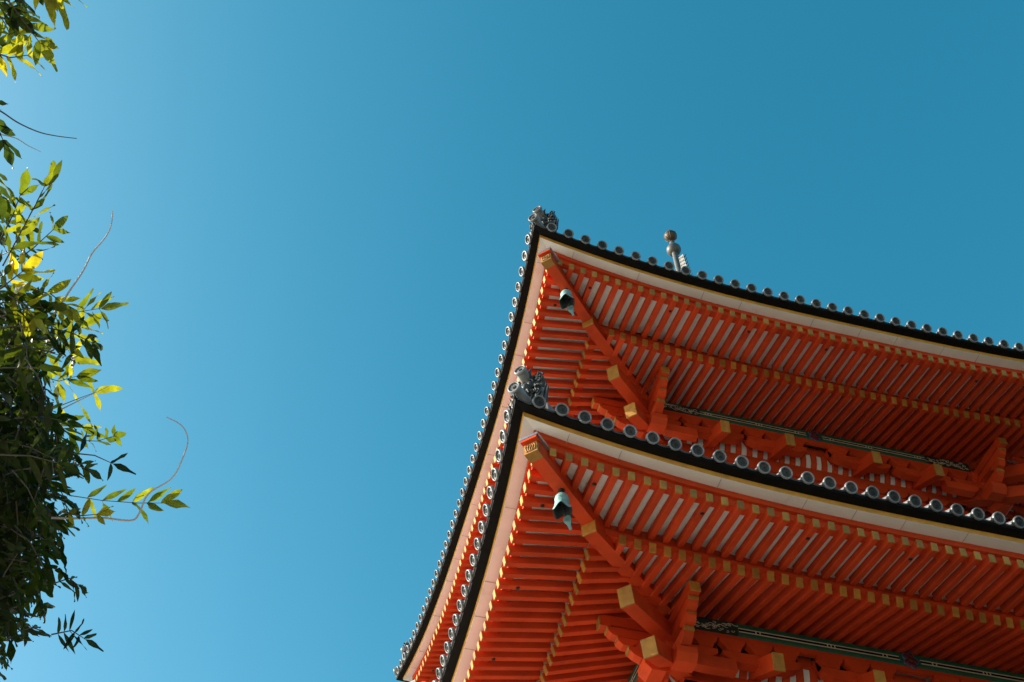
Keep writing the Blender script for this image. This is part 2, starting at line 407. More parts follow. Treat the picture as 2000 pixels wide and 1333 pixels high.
        kb.add(vs, [(i*6+k, i*6+(k+1) % 6, (i+1)*6+(k+1) % 6, (i+1)*6+k) for i in range(n) for k in range(6)])
        for cc in (c1, c2):
            vs = [p for r_ in cc for p in r_]
            cb.add(vs+[v+Vector((0, 0, .03)) for v in vs], [(i*2, i*2+1, i*2+3, i*2+2) for i in range(n)]+[(len(vs)+i*2, len(vs)+i*2+2, len(vs)+i*2+3, len(vs)+i*2+1) for i in range(n)])
    kb.build("rafter_beam", RED, pagoda); cb.build("ceiling_board", WHITE, pagoda)
    # --- hip rafters on the two visible-side corners and the others
    for sx, sy in ((-1, -1), (-1, 1), (1, -1), (1, 1)):
        dg = Vector((sx, sy, 0)); pz = lambda d, zz: Vector((sx*d, sy*d, zz))
        dr = dg.normalized(); pp = Vector((-sy, sx, 0)).normalized()
        hb = MB(); tipd = w-.115; zbot = z-.335; wd = .158
        prof = [(tipd, zbot), (tipd+.012, zbot+.20), (dbase-.15, zbot+.33), (dbase-.15, zbot+.075)]
        ex = lambda p, t: pz(p[0], p[1])+pp*t
        hb.prism(prof, ex, -wd/2, wd/2)
        prof2 = [(dbase+.165, zbase+.01), (dbase+.175, zbase+.175), (D-.2, zb+.52), (D-.2, zb+.17)]
        hb.prism(prof2, ex, -wd/2-.006, wd/2+.006)
        ho = hb.build("hip_rafter", RED, pagoda, .006)
        c = MB(); c.prism([(tipd+.045, zbot+.192), (tipd+.045, zbot+.226), (tipd-.16, zbot+.246), (tipd-.16, zbot+.205)], ex, -.115, .115); c.build("metal_cap", STEEL, ho, .003)
        c = MB(); c.prism([(tipd+.046, zbot+.150), (tipd+.040, zbot+.190), (tipd-.02, zbot+.191), (tipd-.02, zbot+.150)], ex, -.10, .10); c.build("cap_moulding", RED, ho)
        c = MB(); c.prism([(tipd-.02, zbot-.004), (tipd+.006, zbot-.004), (tipd+.014, zbot+.135), (tipd-.01, zbot+.135)], ex, -wd/2-.004, wd/2+.004)
        c.prism([(tipd-.09, zbot-.0045), (tipd-.02, zbot-.0055), (tipd-.02, zbot+.0), (tipd-.09, zbot+.004)], ex, -wd/2-.0035, wd/2+.0035)
        for q in range(5):
            c.tube([ex((tipd+.010+.008*(h/.12), zbot+h), -.055+.0275*q+.008*math.sin(h*60+q)) for h in (.02, .05, .08, .11)], .006, 0, 5)
        c.build("gold_plate", GOLD, ho)
        c = MB(); c.prism([(dbase+.163, zbase+.006), (dbase+.178, zbase+.006), (dbase+.186, zbase+.179), (dbase+.168, zbase+.179)], ex, -wd/2-.012, wd/2+.012); c.build("gold_cap", GOLD, ho, .003)
        # corner tail rafters under the hip
        for (d0, z0, h, sl, L_) in ((D+.78, zb-.65, .235, .345, 1.15), (D+.41, zb-1.01, .222, .53, 1.0)):
            tb = MB(); tb.prism([(d0, z0), (d0+.035, z0+h), (d0-L_, z0+h+sl*L_), (d0-L_, z0+sl*L_)], ex, -.088, .088)
            to = tb.build("tail_rafter", RED, pagoda, .005)
            c = MB(); c.prism([(d0-.008, z0-.004), (d0+.008, z0-.004), (d0+.043, z0+h+.004), (d0+.025, z0+h+.004)], ex, -.092, .092); c.build("gold_cap", GOLD, to, .003)
        # corner ridge-end ornament with two long round tiles
        ornament(pz, dr, pp, w, z)
    spare = MB()   # blocks of the two sides turned away
    # --- bracket zone
    for sd in sides:
        vis = sd in (FRONT, LEFT)
        P = lambda u, d, zz: S3(sd, u, d, zz)
        def ubox(mb, u0_, u1_, d0_, d1_, z0_, z1_, mi=0):
            mb.hexa([P(u0_, d0_, z0_), P(u0_, d1_, z0_), P(u0_, d1_, z1_), P(u0_, d0_, z1_), P(u1_, d0_, z0_), P(u1_, d1_, z0_), P(u1_, d1_, z1_), P(u1_, d0_, z1_)], mi)
        # green beam, chamfered section
        gb = MB(); c_ = .025
        sec = [(D, zb-.10+c_), (D, zb+.10), (D-.16, zb+.10), (D-.16, zb-.10), (D-c_, zb-.10)]
        L_ = D-.16
        gb.prism(sec, lambda p, t: P(t, p[0], p[1]), -L_, L_)
        go = gb.build("eave_beam", GREEN, pagoda)
        if vis:
            ln = MB(); e_ = D-1.0
            for zz, hh, mi, pr in ((zb+.025, .014, 0, .003), (zb-.025, .014, 0, .003), (zb, .034, 1, .0025)):
                for (a, b) in ((-e_, -.15), (.15, e_)): ubox(ln, a, b, D-.002, D+pr, zz-hh/2, zz+hh/2, mi)
            for cu in (-2.1, -1.1, -.35, .35, 1.1, 2.1):
                cu = cu*D/3.36
                k_ = (-.028, .028) if abs(cu) < .5 or abs(cu) > 2 else (-.05, 0, .05)
                for o_ in k_: ubox(ln, cu+o_-.007, cu+o_+.007, D-.002, D+.005, zb-.015, zb+.015, 0)
            ln.build("painted_stripe", [CREAM, BLACK], go)
            md = MB(); Mx = frame(P(0, D+.004, zb-.01), P(0, 1, 0)-P(0, 0, 0), (0, 0, 1)) @ Matrix.Rotation(math.pi/2, 4, 'Y')
            md.lathe([(.0, .03), (.035, .03), (.04, .02), (.05, .02)], Mx, 1, 16)
            for k in range(5):
                a = k*2*math.pi/5+.3; M2 = Mx @ Matrix.Translation((.075*math.cos(a), .06*math.sin(a), 0))
                md.lathe([(0, .024), (.03, .022), (.044, .012), (.048, 0)], M2, 1, 12); md.lathe([(.048, .0), (.05, .012), (.056, .012), (.058, 0)], M2, 0, 12)
            md.build("flower_medallion", [BLUEP, MAROON], go)
            for sg in (-1, 1):   # painted scroll ends
                pn = MB()
                a0, a1 = sorted((sg*(D-.17), sg*(D-.98)))
                ubox(pn, a0, a1, D-.002, D+.0035, zb-.098, zb+.098, 0)
                rs = random.Random(3+int(sg)+seed*7+sd)
                for k in range(26):
                    cu = sg*(D-.22-.7*k/25)+rs.uniform(-.02, .02); cz = zb+rs.uniform(-.065, .065); q0 = rs.uniform(0, 6.28); rd = rs.uniform(.018, .035); tw = rs.choice((-1, 1))
                    pts = []
                    for j in range(9):
                        t = j/8; a = q0+tw*t*5.0; r_ = rd*(1-.75*t)
                        pts.append(P(cu+r_*1.5*math.cos(a), D+.004, max(zb-.09, min(zb+.09, cz+r_*math.sin(a)))))
                    pn.tube(pts, .0042, 1, 4)
                for k in range(5):
                    zz = zb+rs.uniform(-.07, .07); st = sg*(D-.2-.15*k)
                    pts = [P(st-sg*.2*j/7, D+.004, zz+.018*math.sin(j*1.2+k)) for j in range(8)]
                    pn.tube(pts, .004, 1, 4)
                pn.build("painted_scroll", [DGREEN, CREAM], go)
        # red beam under it
        ub_ = MB(); ubox(ub_, -(D+.02), D+.02, D-.07, D-.012, zb-.185, zb-.1); ub_.build("bracket_beam", RED, pagoda)
        # bracket clusters
        for cu in [c for c in clusters]:
            ou, n3, has_oda = cu
            blocks = [ou+(k-(n3-1)/2)*.364 for k in range(n3)]
            for bu in blocks:
                bm_ = MB(); t_, b_ = .170, .085
                zt = zb-.187
                poly = [(bu-t_, zt), (bu+t_, zt), (bu+t_, zt-.052), (bu+b_+.030, zt-.115), (bu+b_, zt-.185), (bu-b_, zt-.185), (bu-b_-.030, zt-.115), (bu-t_, zt-.052)]
                bm_.prism(poly, lambda p, t: P(p[0], t, p[1]), D-.235, D+.02)
                if sd == BACK or (sd == EAST and seed == 1): spare.add(bm_.v, bm_.f)
                else: bm_.build("bearing_block", RED, pagoda)
            za = zb-.373; e_ = blocks[-1]+.15; s_ = blocks[0]-.15
            am = MB()
            poly = [(s_, za), (e_, za), (e_, za-.06), (e_-.05, za-.105), (e_-.13, za-.14), (e_-.24, za-.155), (s_+.24, za-.155), (s_+.13, za-.14), (s_+.05, za-.105), (s_, za-.06)]
            am.prism(poly, lambda p, t: P(p[0], t, p[1]), D-.125, D+.012)
            am.build("bracket_arm", RED, pagoda, .004)
            if has_oda:
                dO = D+.35; zO = zb-.845; tb = MB(); sl = .52; L_ = 1.5
                ex = lambda p, t: P(ou+t, p[0], p[1])
                tb.prism([(dO, zO), (dO+.04, zO+.225), (dO-L_, zO+.225+sl*L_), (dO-L_, zO+sl*L_)], ex, -.068, .068)
                to = tb.build("tail_rafter", RED, pagoda, .005)
                c = MB(); c.prism([(dO-.008, zO-.004), (dO+.008, zO-.004), (dO+.047, zO+.229), (dO+.028, zO+.229)], ex, -.072, .072); c.build("gold_cap", GOLD, to, .003)
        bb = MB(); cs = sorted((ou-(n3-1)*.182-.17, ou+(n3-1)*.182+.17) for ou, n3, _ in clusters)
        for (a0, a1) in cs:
            bb = MB(); ubox(bb, a0, a1, D-.085, D-.072, zb-.372, zb-.187); bb.build("recess_shade", BLACK, pagoda)  # black sheet paints in the dark of the gaps between blocks
        for (a0, a1), (b0, b1) in zip(cs[:-1], cs[1:]):
            if b0-a1 > .02: gp = MB(); ubox(gp, a1-.02, b0+.02, D-.20, D-.19, zb-.27, zb-.1); gp.build("bracket_board", RED, pagoda)
        # coved ribs and white panels
        cv = MB(); ribs = MB()
        curve = [(D-.215, zb-.235), (D-.22, zb-.28), (D-.235, zb-.34), (D-.26, zb-.41), (D-.30, zb-.47), (D-.36, zb-.52)]
        vs = [P(t*(D-.3), d, zz) for t in (-1, 1) for d, zz in curve]; n = len(curve)
        cv.add(vs+[v+Vector((0, 0, .03)) for v in vs], [(k, k+1, n+k+1, n+k) for k in range(n-1)]+[(2*n+k, 3*n+k, 3*n+k+1, 2*n+k+1) for k in range(n-1)], 0, True)
        cv.build("cove_panel", WHITE, pagoda)
        kmax = int((D-.45)/.19)
        for k in range(-kmax, kmax+1):
            rb = MB(); o2 = [(d+.03, zz-.028) for d, zz in curve]
            poly = curve+o2[::-1]
            rb.prism(poly, lambda p, t: P(k*.19+t, p[0], p[1]), -.045, .045)
            if sd == FRONT: rb.build("cove_rib", RED, pagoda)
            else: ribs.v += [] ; ribs.add(rb.v, rb.f)
        if sd != FRONT: tag(ribs.build("cove_rib", RED, pagoda), kind="stuff")
        # inner beam, lower arms, wall
        ib = MB(); ubox(ib, -(D-.3), D-.3, D-.46, D-.29, zb-.66, zb-.515); ubox(ib, -(D-.75), D-.75, D-1.0, D-.86, zb-2.4, zb-.9)
        for k in range(-8, 9):
            bu = k*.364
            if abs(bu) < D-.5: ib.prism([(bu-.165, zb-.662), (bu+.165, zb-.662), (bu+.165, zb-.735), (bu+.07, zb-.82), (bu-.07, zb-.82), (bu-.165, zb-.735)], lambda p, t: P(p[0], t, p[1]), D-.50, D-.262)
        ubox(ib, -(D-.35), D-.35, D-.46, D-.295, zb-.97, zb-.822)
        ib.build("wall_bracket_beam", RED, pagoda)
        wl = MB(); ubox(wl, -(D-1.05), D-1.05, D-1.15, D-1.02, zb-3.4, zb+.3); wl.build("wall", WHITE, pagoda)
        # nose of the arms running past the corner (both ends of this side)
        for sg in (-1, 1):
            Q = lambda p, t: P(sg*p[0], D-.08+t, p[1])
            t0, t1 = -.062, .062
            # top nose
            for poly, gold in (
                ([(D-.1, zb-.12), (D+.82, zb-.12), (D+.84, zb-.15), (D+.84, zb-.285), (D+.72, zb-.285), (D+.69, zb-.255), (D-.1, zb-.255)], [(D+.85, zb-.145), (D+.85, zb-.289), (D+.835, zb-.289), (D+.835, zb-.145)]),
                ([(D-.1, zb-.29), (D+.75, zb-.29), (D+.745, zb-.34), (D+.70, zb-.395), (D+.62, zb-.42), (D+.56, zb-.425), (D-.1, zb-.38)], [(D+.757, zb-.293), (D+.752, zb-.34), (D+.738, zb-.34), (D+.743, zb-.293)]),
                ([(D+.38, zb-.428), (D+.63, zb-.428), (D+.63, zb-.475), (D+.57, zb-.535), (D+.46, zb-.535), (D+.38, zb-.475)], [(D+.637, zb-.428), (D+.637, zb-.448), (D+.625, zb-.448), (D+.625, zb-.428)]),
                ([(D-.1, zb-.538), (D+.50, zb-.538), (D+.495, zb-.59), (D+.44, zb-.65), (D+.35, zb-.69), (D+.22, zb-.70), (D-.1, zb-.62)], [(D+.507, zb-.541), (D+.503, zb-.60), (D+.489, zb-.60), (D+.493, zb-.541)]),
            ):
                nb = MB(); nb.prism(poly, Q, t0, t1); no = nb.build("bracket_nose", RED, pagoda, .004)
                gm = MB(); gm.prism(gold, Q, t0-.003, t1+.003); gm.build("gold_cap", GOLD, no)
            bm_ = MB(); zt = zb-.705
            bm_.prism([(D+.0, zt), (D+.34, zt), (D+.34, zt-.09), (D+.26, zt-.17), (D+.08, zt-.17), (D+.0, zt-.09)], lambda p, t: P(sg*p[0], t, p[1]), D-.22, D+.04)
            if sd == BACK or (sd == EAST and seed == 1): spare.add(bm_.v, bm_.f)
            else: bm_.build("bearing_block", RED, pagoda)
            am = MB(); zt = zb-.53   # gilded nose of the second arm
            am.prism([(D-.5, zt), (D+.12, zt), (D+.11, zt-.09), (D+.03, zt-.16), (D-.1, zt-.17), (D-.5, zt-.17)], lambda p, t: P(sg*p[0]*1.0-sg*.35, D-.02+t, p[1]), -.07, .07); am.build("bracket_arm", RED, pagoda)
    tag(spare.build("bearing_block", RED, pagoda), kind="stuff")

def ornament(pz, dr, pp, w, z):
    """demon-faced ridge-end tile at a roof corner, with the two long round tiles"""
    zc = z+AL; dC = w+.03
    b = MB(); base = pz(dC-.13, zc+.27)
    rs = random.Random(21)
    ex = lambda x, y, f: base+pp*x*.70+Vector((0, 0, y*.80-(.12 if y < -.03 else 0)))+dr*f
    out = [(-.26, -.08), (-.32, .06), (-.27, .14), (-.30, .26), (-.20, .33), (-.17, .46), (-.08, .42), (0, .52), (.08, .42), (.17, .46), (.20, .33), (.30, .26), (.27, .14), (.32, .06), (.26, -.08)]
    b.prism(out, lambda p, t: ex(p[0], p[1], t), -.05, .04, 1)
    for sg in (-1, 1):
        for k in range(34):   # curls of mane and cloud
            cx = sg*rs.uniform(.02, .31); cy = rs.uniform(-.09, .42); r_ = rs.uniform(.022, .055); q0 = rs.uniform(0, 6.28)
            pts = [ex(cx+r_*(1-.7*t)*math.cos(q0+sg*t*5.5), cy+r_*(1-.7*t)*math.sin(q0+sg*t*5.5), .04+.05*t) for t in np.linspace(0, 1, 9)]
            b.tube(pts, list(np.linspace(.014, .006, 9)), int(k % 4 > 0), 5)
        for k in range(11):   # spikes
            y = -.04+.05*k; x = sg*(.31-.016*k+.03*(k % 2))
            b.tube([ex(x, y, 0), ex(x+sg*.05, y+.04, .02), ex(x+sg*.065, y+.10, .03)], [.022, .014, .003], 1, 5)
        b.lathe([(0, .05), (.03, .045), (.045, .0)], frame(ex(sg*.075, .25, .05), pp, dr), 1, 10)  # eyes
        b.tube([ex(sg*.05, .37, .05), ex(sg*.10, .46, .11), ex(sg*.13, .57, .10)], [.03, .022, .004], 1, 6)  # horns
        b.tube([ex(sg*.03, .11, .09), ex(sg*.07, .06, .12), ex(sg*.075, .0, .11)], [.018, .014, .003], 1, 5)  # fangs
    b.lathe([(0, .09), (.05, .08), (.07, .03), (.08, 0)], frame(ex(0, .18, .04), pp, dr), 1, 12)  # nose
    b.tube([ex(-.14, .09, .06), ex(0, .07, .10), ex(.14, .09, .06)], .02, 1, 6)
    bo = b.build("ridge_end_ornament", [TILE, TILED], pagoda)
    for (d1, z1, d0, z0, L) in ((w+.052, zc+.63, w-.13, zc+.60, 0), (w+.152, zc+.135, w-.10, zc+.19, 0)):
        a = pz(d0, z0); e = pz(d1, z1); ax = (e-a).normalized()
        c = MB(); c.tube([a, e-ax*.01], .068, 0, 18); tile_cap(c, frame(e, ax, (0, 0, 1)))
        c.build("ridge_end_tile", [TILE, TILED], bo)
    # black triangular soffit and edge at the corner
    return bo

tm = MB(); tile_cap(tm, Matrix.Identity(4)); TILE_MESH = tm.mesh("eave_tile", [TILE, TILED])

cl_u = [(.75, 3, 1), (-.75, 3, 1), (1.85, 3, 1), (-1.85, 3, 1), (2.75, 2, 0), (-2.75, 2, 0)]
cl_l = [(.81, 3, 1), (-.81, 3, 1), (2.13, 3, 1), (-2.13, 3, 1), (3.04, 2, 0), (-3.04, 2, 0)]
tier(5.8172, 9.2882, 3.361, 9.119, 4.5967, 8.8556, 43, True, 11.6, 2.2, seed=1, clusters=cl_l)
tier(5.4122, 14.174, 3.03, 13.99, 4.2037, 13.7746, 40, True, 17.6, .45, seed=0, clusters=cl_u)
tier(6.20, 4.30, 3.7, 4.1, 5.0, 3.9, 46, False, 6.9, 2.6, seed=2)
for k, nm in (('eave_tile', [TILE, TILED]), ('flying_rafter', [RED, GOLD]), ('base_rafter', [RED, GOLD])):
    if rest[k].v: tag(rest[k].build(k, nm, pagoda), kind="stuff")
b = MB()
for sx in (-1, 1):
    for sy in (-1, 1):
        for zz0, zz1, q in ((GZ, 3.9, 2.6), (6.2, 8.6, 2.3), (11.2, 13.4, 2.0)):
            b.tube([(sx*q, sy*q, zz0), (sx*q, sy*q, zz1)], .17, 0, 16)
b.build("pillar", RED, pagoda)
b = MB(); b.box((0, 0, 1.2), (5.0, 5.0, 5.5)); b.box((0, 0, GZ+.2), (7, 7, .5)); b.build("ground_storey_wall", WHITE, pagoda)

# --- finial on the apex
I4 = Matrix.Identity(4)
fin = MB(); fin.box((0, 0, 17.75), (.9, .9, .5))
fin.lathe([(.0, 18.5), (.42, 18.45), (.40, 18.2), (.30, 18.0)], I4, 0, 24)
fin.tube([(0, 0, 17.9), (0, 0, 25.6)], .072, 0, 16)
for k in range(9): fin.lathe([(.10, 19.0+k*.5), (.36-.018*k, 19.02+k*.5), (.36-.018*k, 19.12+k*.5), (.10, 19.14+k*.5)], I4, 0, 24)
fo = fin.build("finial", BRONZE, pagoda)
def sphere_prof(r, zc, n=12, tip=0):
    return [(max(.002, r*math.sin(math.pi*i/n)), zc-r*math.cos(math.pi*i/n)+(tip*max(0, i/n-.75)*4 if tip else 0)) for i in range(n+1)]
c = MB(); c.lathe(sphere_prof(.172, 25.95), I4, 0, 28); c.lathe([(.175, 25.93), (.179, 25.95), (.175, 25.97)], I4, 0, 28)
for k in range(6):
    a = k*math.pi/3; c.tube([(.176*math.sin(t)*math.cos(a), .176*math.sin(t)*math.sin(a), 25.95+.176*math.cos(t)) for t in np.linspace(.1, 3.0, 14)], .008, 0, 5)
c.tube([(0, 0, 26.1), (0, 0, 26.36)], [.03, .004], 0, 8); c.tube([(.02, 0, 26.1), (.05, .01, 26.28)], [.02, .003], 0, 6)
c.build("jewel", BRONZEG, fo)
c = MB(); c.lathe(sphere_prof(.195, 25.21), I4, 0, 28); c.lathe([(.075, 25.38), (.085, 25.45), (.075, 25.5)], I4, 0, 20); c.build("sphere", BRONZE, fo)
for k in range(4):   # openwork flame fins
    a = math.radians((22, -58, 118, 202)[k]); ztf = (25.0, 24.7, 24.0, 24.0)[k]; dx = Vector((math.cos(a), math.sin(a), 0)); nn = Vector((-math.sin(a), math.cos(a), 0))
    c = MB()
    ex = lambda p, t: dx*p[0]+Vector((0, 0, p[1]))+nn*t
    w1 = (.27, .30, .22, .22)[k]
    c.prism([(.085, 22.9), (w1, 22.9), (w1*.78, ztf), (.085, ztf-.02)], ex, -.013, .013)
    nk = int((ztf-22.95)/.17)
    for i in range(nk):   # pierced scrolls and flame tips along the outer edge
        z0 = 23.0+i*.17; wz = w1*(1-.22*(z0-22.9)/(ztf-22.9))
        for q_, x_ in ((0, .13), (2.5, wz-.05)):
            for sd_ in (-1, 1): c.tube([ex((x_+.026*math.cos(t+q_), z0+.05+.03*math.sin(t+q_)), sd_*.014) for t in np.linspace(0, 5, 8)], .009, 1, 4)
        c.tube([ex((wz-.01, z0), 0), ex((wz+.045, z0+.03), 0), ex((wz+.08, z0+.11), 0)], [.022, .015, .002], 1, 5)
    c.build("flame_fin", [FINB, TILED], fo)

# ------------------------------------------------------------------ wind bells
def bell(loc, label, swing, sc=1.0):
    root = empty("wind_bell", loc); tag(root, label, "wind bell", "wind bells under the roof corners")
    m = MB(); m.lathe([(0, -.012), (.036, -.006), (.04, .004), (.025, .012)], I4, 0, 16); m.build("rosette", IRON, root)
    m = MB(); m.tube([(0, 0, 0), (0, 0, -.05)], .008, 0, 8)
    m.tube([(.02*math.cos(t), 0, -.065+.02*math.sin(t)) for t in np.linspace(0, 6.28, 11)], .006, 0, 6); m.build("hanger", IRON, root)
    m = MB(); zt = -.085
    prof = [(.002, zt+.01), (.03, zt+.004), (.06, zt-.02), (.078, zt-.055), (.083, zt-.09), (.086, zt-.094), (.086, zt-.102), (.083, zt-.106), (.084, zt-.17), (.087, zt-.174), (.087, zt-.184), (.086, zt-.19), (.094, zt-.23), (.103, zt-.265), (.112, zt-.285)]
    inner = [(r-.012, z_) for r, z_ in prof[::-1] if r > .03]
    full_ = prof+inner
    def lobes(i, a, r, z_):   # four hanging petals on the lip
        k = max(0, (zt-.19-z_)/.095)
        l = abs(math.cos(2*a))
        return r+.010*k*l, z_-k*.075*l**2+k*.025*(1-l)
    m.lathe(prof, Matrix.Rotation(R(20), 4, 'Z'), 0, 48, True, lobes)
    m.lathe([prof[-1]]+inner, Matrix.Rotation(R(20), 4, 'Z'), 1, 48, True, lambda i, a, r, z_: lobes(i+len(prof)-1, a, r, z_)); m.build("bell_body", [VERD, BELLIN], root)
    m = MB(); m.tube([(-.07, -.0, zt-.18), (.07, 0, zt-.18)], .006, 0, 6); m.tube([(0, -.07, zt-.18), (0, .07, zt-.18)], .006, 0, 6)
    sw = Vector(swing)
    tip = Vector((0, 0, zt-.18))+sw*.19; end = tip+sw*.2
    m.tube([(0, 0, zt-.18), tip], .007, 0, 6); m.build("clapper", IRON, root)
    m = MB(); side = sw.cross(Vector((0.7, .7, 0))).normalized()
    nrm = side.cross(sw).normalized()
    poly = [(0, -.025), (.02, -.05), (.08, -.045), (.13, -.025), (.17, -.018), (.21, -.016), (.215, 0), (.21, .016), (.17, .018), (.13, .025), (.08, .045), (.02, .05), (0, .025)]
    m.prism(poly, lambda p, t: tip+sw*p[0]+side*p[1]+nrm*t, -.007, .007); m.build("wind_catcher", VERDD, root)
    root.scale = (sc, sc, sc*.84)
    return root
bell((-5.225, -5.225, 8.975), "verdigris wind bell under the lower roof corner, the larger one in view", (.30, .22, -.92), .95)
bell((-4.87, -4.87, 13.87), "verdigris wind bell under the upper roof corner, the smaller one in view", (.30, .22, -.92), 1.02)

# ------------------------------------------------------------------ vine-hung tree at the left
def at(px, py, t):   # a point t metres away along the view line of a photo pixel
    d = (fw+rr*((px-1000)/FPX)-uu*((py-666.5)/FPX)).normalized()
    return CAM+d*t
tree = empty("leafy_tree", (-11.4, -10.2, GZ))
tag(tree, "leafy tree with yellowing feathery leaves and curling tendrils against blue sky", "tree")
TO = Vector((-11.4, -10.2, GZ))
fol_v = []; fol_f = []; fol_t = []
def leaflet(p, d, nrm, L, W, tone, droop=.15, fold=.12):
    d = Vector(d).normalized(); nrm = Vector(nrm); s_ = d.cross(nrm)
    if s_.length < 1e-4: s_ = d.orthogonal()
    s_.normalize(); n_ = s_.cross(d)
    o = len(fol_v); wv = random.uniform(-.25, .25)
    prof = [(0, .08), (.12, .58), (.30, .94), (.52, 1.0), (.72, .80), (.89, .40), (1, .02)]; bend = random.uniform(-.22, .22)
    for t, wd in prof:
        c = p+d*(L*t)-n_*(droop*L*t*t)+s_*(bend*L*t*t)
        sw = W*wd/2
        jit = n_*(W*.18*math.sin(t*9+wv*20))
        fol_v.extend([tuple(c-s_*sw+n_*(fold*sw)+jit-TO), tuple(c-TO), tuple(c+s_*sw+n_*(fold*sw)-jit-TO)])
    for i in range(len(prof)-1):
        a = o+i*3
        fol_f.extend([(a, a+1, a+4, a+3), (a+1, a+2, a+5, a+4)]); fol_t.extend([tone, tone])
twigs = MB()
def compound(pts, n, L, W, tone=None, up=None, rad=.0022, ang=55, both=True, droop=.15):
    pts = [Vector(p) for p in pts]
    twigs.tube([p-TO for p in pts], [rad*1.3]+[rad]*(len(pts)-2)+[rad*.6], 0, 5)
    seg = [0]
    for a, b in zip(pts[:-1], pts[1:]): seg.append(seg[-1]+(b-a).length)
    def pos(t):
        s = t*seg[-1]
        for i in range(len(pts)-1):
            if s <= seg[i+1]+1e-9:
                k = (s-seg[i])/(seg[i+1]-seg[i]+1e-9); return pts[i].lerp(pts[i+1], k), (pts[i+1]-pts[i]).normalized()
        return pts[-1], (pts[-1]-pts[-2]).normalized()
    upv = Vector(up) if up is not None else Vector((random.uniform(-.5, .5), random.uniform(-.5, .5), 1)).normalized()
    base = random.random()**1.3 if tone is None else tone
    for i in range(n):
        t = .18+.80*i/(n-1) if n > 1 else 1
        p, d = pos(t); sd = d.cross(upv).normalized()
        for sg in ((-1, 1) if both else (1,)):
            if random.random() < .10: continue
            a = R(ang+random.uniform(-14, 14)); dirv = d*math.cos(a)+sd*sg*math.sin(a)+upv*random.uniform(-.25, .25)
            nn = upv+Vector((random.gauss(0, .35), random.gauss(0, .35), random.gauss(0, .35)))
            leaflet(p, dirv, nn, L*random.uniform(.75, 1.15)*(1-.25*abs(t-.55)), W*random.uniform(.56, .82), min(1, max(0, base+random.uniform(-.15, .15))), droop*random.uniform(.2, 2))
    p, d = pos(1); leaflet(p, d, upv, L*.95, W, base, droop)
# crown envelope: right-hand reach of the foliage at each height of the view
ENV = [(-200, 60), (-60, 70), (0, 45), (70, 20), (140, -10), (200, -40), (320, -30), (380, 20), (440, 50), (520, 30), (580, 55), (620, 110), (680, 140), (740, 95), (800, 105), (850, 140), (920, 140), (980, 125), (1040, 125), (1100, 105), (1160, 85), (1210, 62), (1255, 35), (1290, 0), (1330, -50), (1420, -120)]
def env(y): return float(np.interp(y, [a for a, _ in ENV], [b for _, b in ENV]))
for i in range(1230):
    y = random.uniform(-150, 1330) if i < 1000 else random.uniform(640, 1200)
    if y < 560 and random.random() < (.45 if y > 360 or y < 110 else .85): continue
    e = env(y); x = e-18-abs(random.gauss(0, 1))*150 if random.random() < .6 else random.uniform(-420, e-10)
    if x < -450: continue
    t = random.uniform(3.6, 5.8); p = at(x, y, t)
    az = random.uniform(0, 6.28); L = random.uniform(.12, .22)
    d = Vector((math.cos(az)*.6, math.sin(az)*.6, random.uniform(-1.0, .25))).normalized()
    # keep most of the leaf inside the envelope
    q = p+d*L; k = (q-CAM); px = 1000+FPX*k.dot(rr)/k.dot(fw); py = 666.5-FPX*k.dot(uu)/k.dot(fw)
    if px > env(py)+12: d = Vector((-abs(d.x), d.y, d.z)); q = p+d*L
    compound([p, p.lerp(q, .5)+Vector((0, 0, .015)), q], random.choice((3, 4, 4, 5)), random.uniform(.075, .110), random.uniform(.024, .034), tone=random.random()**2.2*(.8 if y < 640 else .22))  # lower leaves get darker tones to paint in the shaded mass
# the rest of the crown, towards the sun and beyond the picture's edge, shades the part in view
for i in range(800):
    y = random.uniform(860, 1650); x = random.uniform(-420, 60)
    p = at(x, y, random.uniform(3.8, 5.8))+SUN*random.uniform(.35, 2.2)+Vector((random.gauss(0, .12), random.gauss(0, .12), random.gauss(0, .12)))
    k = p-CAM; px = 1000+FPX*k.dot(rr)/k.dot(fw)
    if px > -140: continue
    az = random.uniform(0, 6.28); d = Vector((math.cos(az), math.sin(az), random.uniform(-1, .2))).normalized()
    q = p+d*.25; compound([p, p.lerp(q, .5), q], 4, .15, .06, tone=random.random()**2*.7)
# sprays that stand out against the sky
def spray(px, t, n, L=.085, W=.028, tone=.75, both=True, ang=50, up=None, droop=.12):
    compound([at(x, y, t+dt) for x, y, dt in px], n, L, W, tone, up if up is not None else (CAM-at(px[-1][0], px[-1][1], t)).normalized()*.8+Vector((.2, 0, .5)), ang=ang, both=both, droop=droop)
spray([(5, 520, 0), (45, 445, 0), (72, 395, -.05), (88, 362, -.1)], 3.9, 6, .100, .034, .60, ang=42)
spray([(0, 470, 0), (25, 420, 0), (40, 380, 0)], 3.9, 5, .095, .034, .55, ang=45)
spray([(10, 525, 0), (65, 485, .05), (105, 448, .1)], 4.0, 6, .085, .027, .50)
spray([(95, 612, 0), (150, 610, -.05), (195, 603, -.1)], 6.3, 6, 0.162, 0.043, .62)
spray([(90, 640, 0), (140, 650, 0), (180, 670, .1)], 3.9, 5, .090, .032, .2)
spray([(60, 565, 0), (100, 575, 0), (125, 595, 0)], 3.9, 4, .09, .036, .80)
spray([(0, 565, 0), (25, 545, 0), (45, 530, 0)], 3.9, 4, .095, .036, .95)
spray([(0, 620, 0), (40, 605, 0), (85, 600, 0)], 3.8, 5, .095, .034, .55)
spray([(90, 680, 0), (130, 665, 0), (160, 640, 0)], 6.3, 4, 0.149, 0.050, .62)
spray([(80, 735, 0), (115, 745, 0), (150, 735, 0)], 6.3, 4, 0.137, 0.048, .60)
